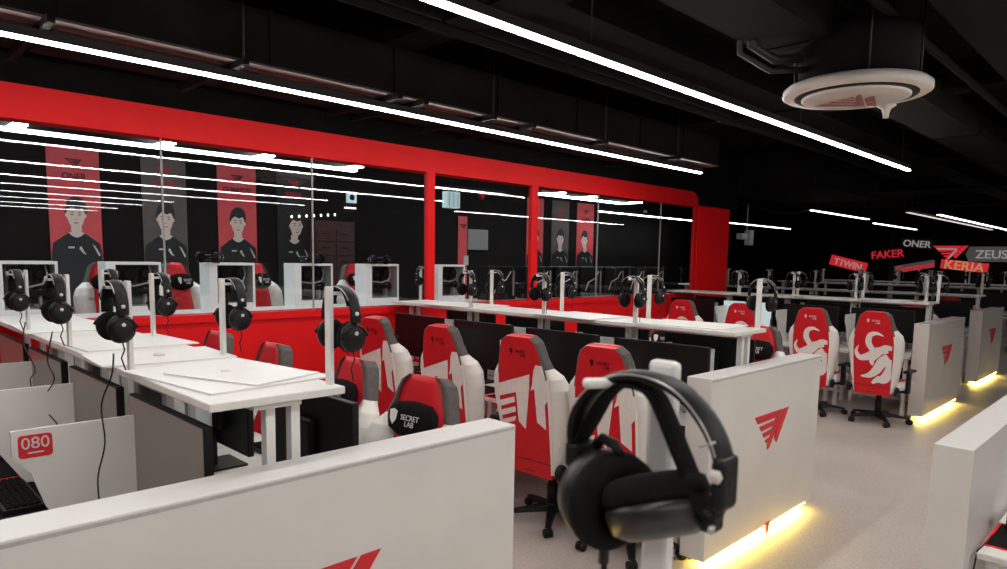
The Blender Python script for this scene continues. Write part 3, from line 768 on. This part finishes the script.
# loose cables that hang from the three near-edge headsets
ci = 2
for lb, pts in (('thin black headset cable hanging over the farthest near-side screen', [(.715, 4.07, 1.40), (.70, 4.06, 1.30), (.70, 3.83, 1.197), (.70, 3.952, 1.122), (.70, 3.832, 1.017), (.70, 3.82, .95)]),
                ('thin black headset cable hanging over the middle near-side screen', [(.715, 3.52, 1.40), (.70, 3.566, 1.267), (.70, 3.457, 1.199), (.70, 3.66, 1.089), (.70, 3.64, 1.026), (.70, 3.45, 1.0), (.70, 3.3, .93)]),
                ('thin black headset cable hanging in front of the numbered divider', [(.715, 2.64, 1.40), (.70, 2.618, 1.326), (.68, 2.68, 1.216), (.665, 2.60, 1.098), (.66, 2.68, .968), (.66, 2.69, .889), (.66, 2.66, .83)])):
    # smooth path
    P_ = [Vector(p) for p in pts]; sm = []
    for i in range(len(P_)-1):
        p0, p1, p2, p3 = P_[max(i-1, 0)], P_[i], P_[i+1], P_[min(i+2, len(P_)-1)]
        for q in range(5):
            u = q/5; sm.append(.5*((2*p1)+(-p0+p2)*u+(2*p0-5*p1+4*p2-p3)*u*u+(-p0+3*p1-3*p2+p3)*u**3))
    sm.append(P_[-1])
    hs = [o for o in C.objects if str(o.get('label')) == 'black headset on the near edge of the nearest shelf, %s post from the aisle' % ORD[ci]][0]
    ci -= 1
    MB().tube([p-hs.location for p in sm], .0028, 6).build('trailing_cable', 'black', hs)

# loose white sheets lying on the shelves
def sheet(lb, x, y, a, w_, l_, z=1.3205, th=.006, gp=None, knob=False):
    t = thing('white_board_sheet', lb, 'board', (x, y, z), a, gp)
    MB().box(-w_/2, w_/2, -l_/2, l_/2, 0, th).build('sheet_board', 'sheet', t)
    if knob: MB().lathe([(.001, th+.012), (.02, th+.012), (.024, th), (.001, th)], 14).build('knob', 'metal', t)
sheet('large white sheet lying across the near end of the nearest shelf', 1.02, 2.42, .12, .46, .62, knob=True)
sheet('white sheet on the nearest shelf, overhanging beside the large one', .99, 3.02, -.06, .50, .40, knob=True)
sheet('long white sheet on the nearest shelf, between the second and third posts', 1.03, 3.62, .05, .48, .55)
sheet('white sheet on the nearest shelf close to the window', 1.0, 4.55, -.04, .48, .6)
sheet('white sheet stacked slantwise on the large sheet of the nearest shelf', 1.05, 2.36, .34, .30, .44, 1.3275)
sheet('white sheet lying at the aisle end of the middle shelf', 4.28, 2.42, .10, .46, .62)
sheet('white sheet lying on the middle of the middle shelf', 4.22, 3.35, -.08, .48, .6)
sheet('white sheet at the window end of the middle shelf', 4.25, 4.75, .10, .5, .66)
sheet('white sheet at the aisle end of the third shelf', 9.55, 2.7, .08, .42, .6)
sheet('white sheet halfway along the third shelf', 9.55, 3.9, -.1, .42, .6)
sheet('white sheet on the fourth shelf', 12.86, 3.2, .1, .42, .7)

# ------------------------------------------------------------------ the near island behind the camera's feet: shelf with the foreground headset
t = thing('overhead_shelf', 'near shelf whose single post carries the foreground headset', 'shelf', (.42, -.6, 0))
MB().box(-.22, .22, -.9, .98, 1.285, 1.32, bev=.004).build('shelf_board', 'white', t)
for y in (-.8, .0, .9):
    for x in (-.085, .085): MB().box(x-.022, x+.022, y-.022, y+.022, 0, 1.285).build('upright', 'metal', t)
p = MB().box(.193, .209, .963, .997, 1.32, 1.648, bev=.006)
ps = p.build('headset_post', 'metal', t)
hk = MB().tube([(.20, .985, 1.627), (.16, .99, 1.629), (.125, 1.0, 1.630), (.10, 1.005, 1.632)], .0055, 8)
hk.build('hook', 'metal', ps)

# foreground headset, built in the YZ plane at x = .62, seen nearly face on
def foreground_headset():
    t = thing('headset', 'large blurred black headset hanging in the foreground with grey piping on its band', 'headset', (.56, .363, 1.632)); t.scale = (.94, .94, .94)
    def pt(y, z, x=0): return (x, y, z)
    # outer band: from left end (y+) over the top to right end (y-)
    band = [pt(.085, -.085), pt(.088, -.06), pt(.080, -.035), pt(.06, -.012), pt(.03, .004), pt(-.005, .008), pt(-.04, .0), pt(-.068, -.022), pt(-.086, -.05), pt(-.092, -.08), pt(-.088, -.105)]
    def smooth(P, n=4):
        P = [Vector(p) for p in P]; o = []
        for i in range(len(P)-1):
            p0, p1, p2, p3 = P[max(i-1, 0)], P[i], P[i+1], P[min(i+2, len(P)-1)]
            for q in range(n):
                u = q/n; o.append(.5*((2*p1)+(-p0+p2)*u+(2*p0-5*p1+4*p2-p3)*u*u+(-p0+3*p1-3*p2+p3)*u**3))
        o.append(P[-1]); return o
    MB().tube(smooth(band), .01, 10, 0, None, (.017, .0065), (1, 0, 0)).build('headband', 'black', t)
    MB().tube([Vector((-.0165, p.y*1.0, p.z+.003)) for p in smooth(band)[8:34]], .0011, 6).tube([Vector((-.0165, -.072, -.048)), Vector((-.0165, -.088, -.040))], .0012, 6).build('piping', 'silver', t)
    MB().tube(smooth([pt(.083, -.075), pt(.07, -.055), pt(.05, -.022), pt(.03, -.004)]), .01, 8, 0, None, (.018, .003), (1, 0, 0)).build('inner_strap', 'blacksoft', t)
    MB().tube(smooth([pt(.03, -.004), pt(.005, -.003), pt(-.015, -.012), pt(-.04, -.055), pt(-.065, -.10), pt(-.08, -.118)]), .01, 8, 0, None, (.018, .003), (1, 0, 0)).build('inner_strap', 'blacksoft', t)
    # end block with pale emblem
    MB().box(-.018, .018, -.098, -.084, -.108, -.055, bev=.006).build('band_block', 'black', t)
    MB().lathe([(.001, -.0195), (.007, -.0195), (.007, -.017), (.001, -.017)], 6, 0, Matrix.Translation((0, -.091, -.072)), 'x').build('band_emblem', 'fanwhite', t)
    MB().box(-.018, .018, .072, .092, -.105, -.075, bev=.005).build('band_block', 'black', t)
    # left cup: axis mostly along Y, cushion towards -Y
    m = Matrix.Translation((0, .049, -.130)) @ Matrix.Rotation(math.radians(-14), 4, 'Z') @ Matrix.Rotation(math.radians(6), 4, 'X')
    cup = MB().lathe([(.001, .030), (.032, .030), (.046, .022), (.051, .008), (.051, -.002), (.001, -.002)], 30, 0, m, 'y').build('ear_cup', 'gunmetal', t)
    MB().lathe([(.020, -.002), (.050, -.002), (.055, -.012), (.053, -.026), (.043, -.034), (.030, -.030), (.022, -.014), (.020, -.006)], 30, 0, m, 'y').build('ear_cushion', 'blacksoft', cup)
    MB().tube([m @ Vector((.0, .02, .05)), m @ Vector((.0, .01, .062)), m @ Vector((0, -.01, .062)), m @ Vector((0, -.02, .052))], .006, 8).build('hinge', 'black', cup)
    # right cup: swung flat, cushion up
    m = Matrix.Translation((0, -.025, -.150)) @ Matrix.Rotation(math.radians(17), 4, 'X') @ Matrix.Rotation(math.radians(-66), 4, 'X')
    m = Matrix.Translation((.0, -.020, -.126)) @ Matrix.Rotation(math.radians(-24), 4, 'X') @ Matrix.Rotation(math.radians(12), 4, 'Y')
    cup = MB().lathe([(.001, -.030), (.034, -.030), (.050, -.022), (.055, -.006), (.055, .002), (.001, .002)], 30, 0, m, 'z').build('ear_cup', 'gunmetal', t)
    MB().lathe([(.020, .002), (.052, .002), (.057, .012), (.054, .026), (.044, .032), (.030, .028), (.022, .012), (.020, .006)], 30, 0, m, 'z').build('ear_cushion', 'blacksoft', cup)
    MB().tube(smooth([(0, -.088, -.100), (0, -.084, -.112), (0, -.074, -.122)]), .008, 8).box(-.012, .012, -.088, -.072, -.132, -.110, bev=.004).build('hinge', 'black', cup)
    MB().cyl((-.006, -.084, -.124), (-.016, -.088, -.126), .0035, n=8).build('hinge_pin', 'silver', cup)
    MB().tube(smooth([(0, .045, -.178), (.002, .046, -.20), (0, .044, -.225), (.004, .040, -.26), (.0, .035, -.30)]), .0035, 8).build('cable', 'black', t)
    MB().cyl((0, .045, -.175), (0, .046, -.207), .006, n=10).build('cable_sleeve', 'black', t)
    return t
foreground_headset()

# ------------------------------------------------------------------ right-hand half-height board and desk across the aisle
t = thing('end_board', 'plain pale end board at the right edge across the aisle', 'end board', (2.88, .49, 0)); t['kind'] = 'thing'
MB().box(0, 1.9, 0, .127, .055, 1.10, bev=.003).build('board_panel', 'panel', t)
MB().box(.08, 1.8, .03, .10, 0, .055).build('plinth', 'metal', t)
t = thing('desk', 'white desk corner behind the plain end board at the right edge', 'desk', (2.98, .475, 0))
MB().box(0, .75, -1.0, 0, .672, .70, bev=.006).build('desktop', 'white', t)
for x in (.05, .70):
    for y in (-.05, -.95): MB().box(x-.02, x+.02, y-.02, y+.02, 0, .672).build('leg', 'metal', t)
o = P_pad.put('black mouse pad with red border on the right-edge desk', (3.23, .05, .7005), -PI/2)
t = thing('computer_speaker', 'small upright black box with a red mark on the right-edge desk', 'speaker', (3.34, .385, .7055))
MB().box(-.04, .08, -.02, .05, 0, .10, bev=.004).build('speaker_box', 'black', t)
MB().box(-.0405, -.04, .0, .02, .05, .07).build('red_mark', 'redlogo', t)
tag(MB().tube([(3.20, .46, .703), (3.05, .455, .72), (2.985, .47, .703), (2.972, .475, .62), (2.972, .475, .3)], .003, 6).build('desk_cable', 'black'), 'thin dark cord running over the right-edge desk corner', 'cable')

# ------------------------------------------------------------------ back room furniture
g = 'white computer cases behind the glass'
for i, (x, lb) in enumerate(((1.07, 'white computer case behind the glass at the left picture edge'), (1.8, 'white computer case behind the glass, second from the left'), (2.6, 'white computer case behind the glass, under the red lettered banner in the middle'),
                         (3.4, 'white computer case behind the glass, left of the red-topped chair'), (4.2, 'white computer case behind the glass, just left of the red window post'), (5.15, 'white computer case in the narrow middle pane'))):
    P_case.put(lb, (x, 6.1, 1.25), 0, g)
t = thing('back_room_counter', 'low dark counter behind the window sill in the back room', 'counter', (0, 0, 0))
MB().box(-3, 9.8, 5.92, 6.4, 1.22, 1.25).build('counter_top', 'white', t)
for x in (-2.5, 0, 2, 4, 6, 8, 9.7): MB().box(x-.02, x+.02, 6.3, 6.36, .45, 1.22).build('counter_leg', 'metal', t)
# dark cases far in the last big pane
def make_dark_case():
    t = thing('dark_computer_case', '', 'computer case')
    MB().box(-.24, .24, -.1, .1, .0, .40, bev=.004).build('case_body', 'black', t)
    MB().box(-.25, .25, -.11, .11, .40, .415).build('case_top', 'steel', t)
    MB().tube([(-.15, -.108, .08), (-.1, -.115, .2), (.05, -.115, .25), (.14, -.108, .35)], .008, 6).build('power_lead', 'metal', t)
    MB().box(.18, .20, -.112, -.1, .05, .36).build('side_bar', 'board', t)
    return t
P_dk = Proto(make_dark_case())
for i, x in enumerate((6.7, 7.25, 7.8, 8.35, 8.9, 9.45)):
    P_dk.put('dark computer case in the pane beside the red column, %s from the left' % ORD[i], (x, 6.12, 1.25), 0, 'dark computer cases behind the glass')
P_dk.put('dark computer case beside the thin post in the narrow middle pane', (6.0, 6.12, 1.25), 0)
for i, (x, y, lb) in enumerate(((1.0, 6.1, 'dark headset resting on top of the left-edge computer case'), (2.58, 6.1, 'dark headset resting on the computer case in the middle'), (4.25, 6.1, 'dark headset resting on the case by the red post'),
                            (4.82, 6.1, 'black headset hanging beside the red window post'), (3.40, 6.1, 'dark headset resting on the case left of the red-topped chair'))):
    o = hang(x, y, lb, 'headsets in the back room', 1.727 if i != 3 else 1.66, PI/2)
    if i != 3: o.rotation_euler = (0, PI/2, .3+i*.5); o.location.x -= .08
t = thing('headset_stand', 'thin white post with hook beside the red window post', 'stand', (4.83, 6.16, 1.25))
MB().box(-.012, .012, -.012, .012, 0, .41).build('post', 'metal', t); MB().box(-.05, .05, -.05, .05, 0, .008).build('foot', 'metal', t)
MB().box(-.006, .006, -.10, .0, .385, .395).build('hook', 'metal', t)

def banner(lb, x0, x1, m, mtext, name, z1=3.07, z0=.95, y=10.09, skin_seed=0, facing=0.0, person=True, fade=False):
    t = thing('wall_banner', lb, 'banner', ((x0+x1)/2, y, 0))
    w_ = (x1-x0)/2
    MB().box(-w_, w_, -.01, 0, z0, z1).build('banner_cloth', m, t)
    logo('banner_emblem', mtext, t, -.10, -.012, z1-.24, .2, .09, .001)
    if name: text_mesh('banner_lettering', name, .105 if len(name) < 6 else .09, mtext, t, (0, -.0125, z1-.37), (RX, 0, 0), .0006, 0, 'CENTER', .95, .003)
    if person:
        rnd = random.Random(skin_seed); zc = 2.25
        def ell(cx, cz, a, b, n=24, a0=0, a1=2*PI): return [(cx+a*math.cos(a0+(a1-a0)*i/n), cz+b*math.sin(a0+(a1-a0)*i/n)) for i in range(n)]
        f = facing*.03
        body = MB()
        hw = w_*.98
        body.flat([(-hw, 1.05), (hw, 1.05), (hw, 1.72), (hw*.93, 1.86), (hw*.5, 1.955), (.075, 2.0), (0, 1.96), (-.075, 2.0), (-hw*.5, 1.955), (-hw*.93, 1.86), (-hw, 1.72)], 'y', -.0118)
        bo = body.build('printed_jersey', 'jersey', t)
        MB().flat([(-.06, 2.08), (-.055, 1.99), (0, 1.955), (.055, 1.99), (.06, 2.08)], 'y', -.0124).build('printed_neck', 'skin', t)
        MB().flat([(-.09, 1.995), (-.06, 2.005), (0, 1.965), (.06, 2.005), (.09, 1.995), (.05, 1.955), (0, 1.935), (-.05, 1.955)], 'y', -.0126).build('printed_collar', 'print', t)
        hd = MB().flat([(f-.125, 2.25), (f-.115, 2.33), (f-.09, 2.40), (f-.03, 2.45), (f+.05, 2.45), (f+.10, 2.41), (f+.122, 2.34), (f+.125, 2.24), (f+.10, 2.20), (f-.10, 2.20)], 'y', -.0127)
        hd.build('printed_hair', 'hair', t)
        face = MB().flat([(f-.10, 2.26), (f-.095, 2.17), (f-.07, 2.10), (f-.02, 2.055), (f+.02, 2.055), (f+.07, 2.10), (f+.095, 2.17), (f+.10, 2.26), (f+.075, 2.31), (f+.02, 2.29), (f-.05, 2.315)], 'y', -.0130)
        for s in (-1, 1): face.flat(ell(f+s*.105, 2.215, .014, .028, 10), 'y', -.0129)
        fo = face.build('printed_face', 'skin', t)
        ft = MB()
        for s in (-1, 1):
            ft.flat(ell(f*1.6+s*.042, 2.225, .019, .007, 10), 'y', -.0134)
            ft.flat([(f*1.6+s*.02, 2.25), (f*1.6+s*.065, 2.252), (f*1.6+s*.06, 2.262), (f*1.6+s*.022, 2.26)], 'y', -.0134)
        ft.flat([(f*1.8-.014, 2.165), (f*1.8+.014, 2.165), (f*1.8+.008, 2.172), (f*1.8-.008, 2.172)], 'y', -.0134)
        ft.flat(ell(f*1.7, 2.12, .030, .006, 10), 'y', -.0134)
        ft.build('printed_features', 'hair', fo)
        # chest marks and folded forearms
        MB().flat([(-.10, 1.82), (-.03, 1.822), (-.03, 1.80), (-.10, 1.798)], 'y', -.0124).flat([(.02, 1.80), (.045, 1.83), (.07, 1.77), (.10, 1.72), (.06, 1.74)], 'y', -.0124).build('printed_patch', 'print', bo)
        MB().flat([(-hw*.9, 1.46), (hw*.55, 1.50), (hw*.8, 1.56), (hw*.72, 1.60), (hw*.4, 1.55), (-hw*.9, 1.53)], 'y', -.0124).build('printed_forearm', 'skin' if not fade else 'btaupe', bo)
        if not fade: MB().flat([(-hw*.95, 1.42), (-hw*.95, 1.55), (hw*.35, 1.555), (hw*.35, 1.45)], 'y', -.0127).build('printed_sleeve', 'jersey', bo)
        MB().flat([(hw*.60, 1.86), (hw*.72, 1.83), (hw*.92, 1.72), (hw*.86, 1.70)], 'y', -.0124).build('printed_shoulder_stripe', 'print', bo)
    return t
banner('tall red banner lettered ONER with a printed player in a black jersey', 2.08, 2.66, 'bred', 'darkred', 'ONER', skin_seed=1)
banner('charcoal banner lettered FAKER with a printed player in a black jersey', 3.16, 3.74, 'btaupe', 'dimred', 'FAKER', skin_seed=2)
banner('red banner lettered GUMAYUSI with a printed player in a black jersey', 4.18, 4.76, 'bred', 'darkred', 'GUMAYUSI', skin_seed=3)
banner('black banner with red lettering and printed player beside the brown lockers', 5.10, 5.66, 'bdark', 'dimred', 'KERIA', skin_seed=4, facing=1.0)
banner('red banner cut by the window post in the pane beside the column', 10.75, 11.28, 'bred', 'darkred', '', skin_seed=5)
banner('dark banner with red lettering between two red banners beside the column', 11.56, 12.15, 'btaupe', 'dimred', 'FAKER', skin_seed=6)
banner('red banner with printed player, rightmost behind the glass', 12.44, 13.06, 'bred', 'darkred', 'ONER', skin_seed=7, facing=-1.0)
banner('narrow red banner beside the grey notice board', 8.82, 9.05, 'bred', 'darkred', '', z1=2.57, person=False)
t = thing('notice_board', 'pale grey notice board on the dark wall in the narrow pane', 'board', (9.33, 10.08, 2.13))
MB().box(-.27, .27, -.02, .015, -.2, .2, bev=.004).build('board_face', 'board', t)
MB().box(-.28, .28, .0, .018, -.21, .21).build('board_frame', 'steel', t)
t = thing('wall_switch', 'small white switch plate under the grey notice board', 'switch', (9.02, 10.09, 1.72))
MB().box(-.06, .06, -.02, .0, -.09, .09, bev=.004).build('switch_plate', 'metal', t)
t = thing('lit_box', 'glowing pale cyan box lamp under the ceiling in the narrow pane', 'lamp', (6.85, 8.0, 2.62))
MB().box(-.13, .13, -.06, .06, -.11, .13, bev=.01).build('lamp_box', 'cyanbox', t)
MB().cyl((0, 0, .13), (0, 0, .98), .01, n=8).build('lamp_rod', 'steel', t)
for sx in (-.085, 0, .085): MB().box(sx-.004, sx+.004, -.063, -.06, -.09, .11).build('lamp_bar', 'board', t)
for x, lb in ((9.42, 'small round red alarm lamp above the grey notice board'), (15.2, 'small red alarm lamp high in the last pane')):
    t = thing('alarm_lamp', lb, 'alarm lamp', (x, 10.1, 2.99 if x < 10 else 2.95))
    MB().lathe([(.001, -.07), (.05, -.06), (.07, -.03), (.07, 0), (.001, 0)], 16, 0, None, 'y').build('lamp_dome', 'signr' if False else 'redlogo', t)
    MB().box(-.05, .05, -.04, 0, .06, .12).build('lamp_plate', 'metal', t)
# lockers, bulbs, wall box
t = thing('locker_cabinet', 'dark brown red locker block of eight doors behind the glass', 'cabinet', (5.98, 9.85, 0))
MB().box(-.36, .36, 0, .24, .45, 2.32).build('cabinet_body', 'locker', t)
for r in range(4):
    for c in range(2):
        d = MB().box(-.34+c*.35, -.01+c*.35, -.015, 0, 1.42+r*.225-.1, 1.42+r*.225+.1, bev=.004).build('door', 'locker', t)
        MB().box(-.26+c*.35, -.12+c*.35, -.02, -.015, 1.43+r*.225, 1.445+r*.225).build('handle', 'black', d)
for i in range(7):
    t = tag(MB().lathe([(.001, -.022), (.013, -.014), (.016, 0), (.013, .014), (.001, .022)], 12, 0, None, 'z').cyl((0, 0, .02), (0, .28, .03), .004, n=6, mi=1).build('wall_bulb', ['bulb', 'black']),
            'small glowing bulb in the row above the lockers, %s from the left' % ORD[i], 'bulb', 'row of seven bulbs')
    t.location = (5.18+.125*i, 9.78, 2.345+.012*i)
t = thing('wall_speaker', 'small pale box with dark round grille high on the back room wall', 'speaker', (6.42, 10.09, 2.74))
MB().box(-.09, .09, -.05, 0, -.09, .09, bev=.006).build('speaker_box', 'cyanbox', t)
MB().lathe([(.001, -.056), (.045, -.056), (.05, -.05), (.001, -.05)], 16, 0, None, 'y').build('grille', 'black', t)
tag(MB().box(6.3, 6.5, 10.05, 10.09, 2.555, 2.575).build('wall_lamp', 'bulb'), 'small glowing dash of light under the pale wall box', 'lamp')

# ------------------------------------------------------------------ lettered signs on the far black wall (facing -X)
def wall_sign(lb, body, y, z, size, mtext, mback, tilt=0.0, shear=0.0, bw=None, bh=None, shape='rect'):
    t = thing('wall_sign', lb, 'sign', (26.48, y, z), 0)
    t.rotation_euler = (0, 0, -PI/2)      # local -Y faces -X of the hall, local X runs to the right as seen
    R_ = Matrix.Rotation(tilt, 4, 'Y')
    if bw:
        pts = [(-bw, -bh), (bw, -bh), (bw, bh), (-bw, bh)] if shape == 'rect' else [(-bw, 0), (-bw*.86, -bh), (bw*.86, -bh), (bw, 0), (bw*.86, bh), (-bw*.86, bh)]
        MB().prism(pts, 'y', -.05, 0, 0, R_).build('sign_back', mback, t)
    if body:
        a = text_mesh('sign_lettering', body, size, mtext, t, (0, 0, 0), (0, 0, 0), .015, shear, 'CENTER', 1, .004)
        a.matrix_local = R_ @ Matrix.Translation((0, -.066, -.02)) @ Matrix.Rotation(PI/2, 4, 'X')
    return t
S26 = 26.48
def far(px_y, k=S26/20): return px_y*k
def zz(z): return 1.75+(z-1.75)*S26/20
wall_sign('red lettered sign tilting downwards, leftmost on the far black wall', 'T1WIN', far(6.65), zz(1.79), .31, 'signw', 'signr', .24, 0, .64, .18)
wall_sign('bright red FAKER sign on the far black wall', 'FAKER', far(5.69), zz(2.06), .36, 'signr', 'signk', -.10, 0, .48, .2)
wall_sign('grey ONER sign, highest lettering on the far black wall', 'ONER', far(5.02), zz(2.33), .31, 'signw', 'signk', .08, 0, .5, .17)
wall_sign('slanting red script sign reading Gumayusi on the far black wall', 'Gumayusi', far(5.05), zz(1.74), .30, 'signr', 'signg', -.20, .3, .60, .13)
wall_sign('white and gold KERIA sign with red edge on the far black wall', 'KERIA', far(3.96), zz(1.78), .42, 'signy', 'signr', .10, 0, .66, .15)
wall_sign('grey framed ZEUS sign at the right picture edge on the far wall', 'ZEUS', far(3.42), zz(2.07), .37, 'signw', 'signg', 0.0, 0, .70, .24, 'hex')
t = wall_sign('red and white striped emblem sign without lettering on the far black wall', '', far(4.28), zz(2.1), .4, 'signr', 'signk')
mb = MB()
for poly in LOGO: mb.prism([((p[0]-.5)*1.0, (p[1]-.5)*.46) for p in poly], 'y', -.06, 0)
mb.build('emblem_red', 'signr', t)
MB().prism([(-.36, .10), (.2, .10), (.16, .15), (-.40, .15)], 'y', -.07, -.06).prism([(-.05, -.18), (.16, .10), (.22, .10), (.0, -.2)], 'y', -.07, -.06).build('emblem_white', 'signw', t)
t = thing('ceiling_speaker', 'small pale bracketed device high on the far dark wall beyond the column', 'speaker', (20.6, 10.0, 2.58))
MB().box(-.3, .1, -.1, .1, -.08, .1, bev=.02).build('device_box', 'signg', t)
MB().box(.25, .5, -.1, .1, -.25, .22, bev=.02).cyl((.2, 0, .2), (.2, 0, 1.02), .015, n=6).cyl((-.1, 0, 0), (.3, 0, 0), .02, n=6).build('bracket', 'signg', t)
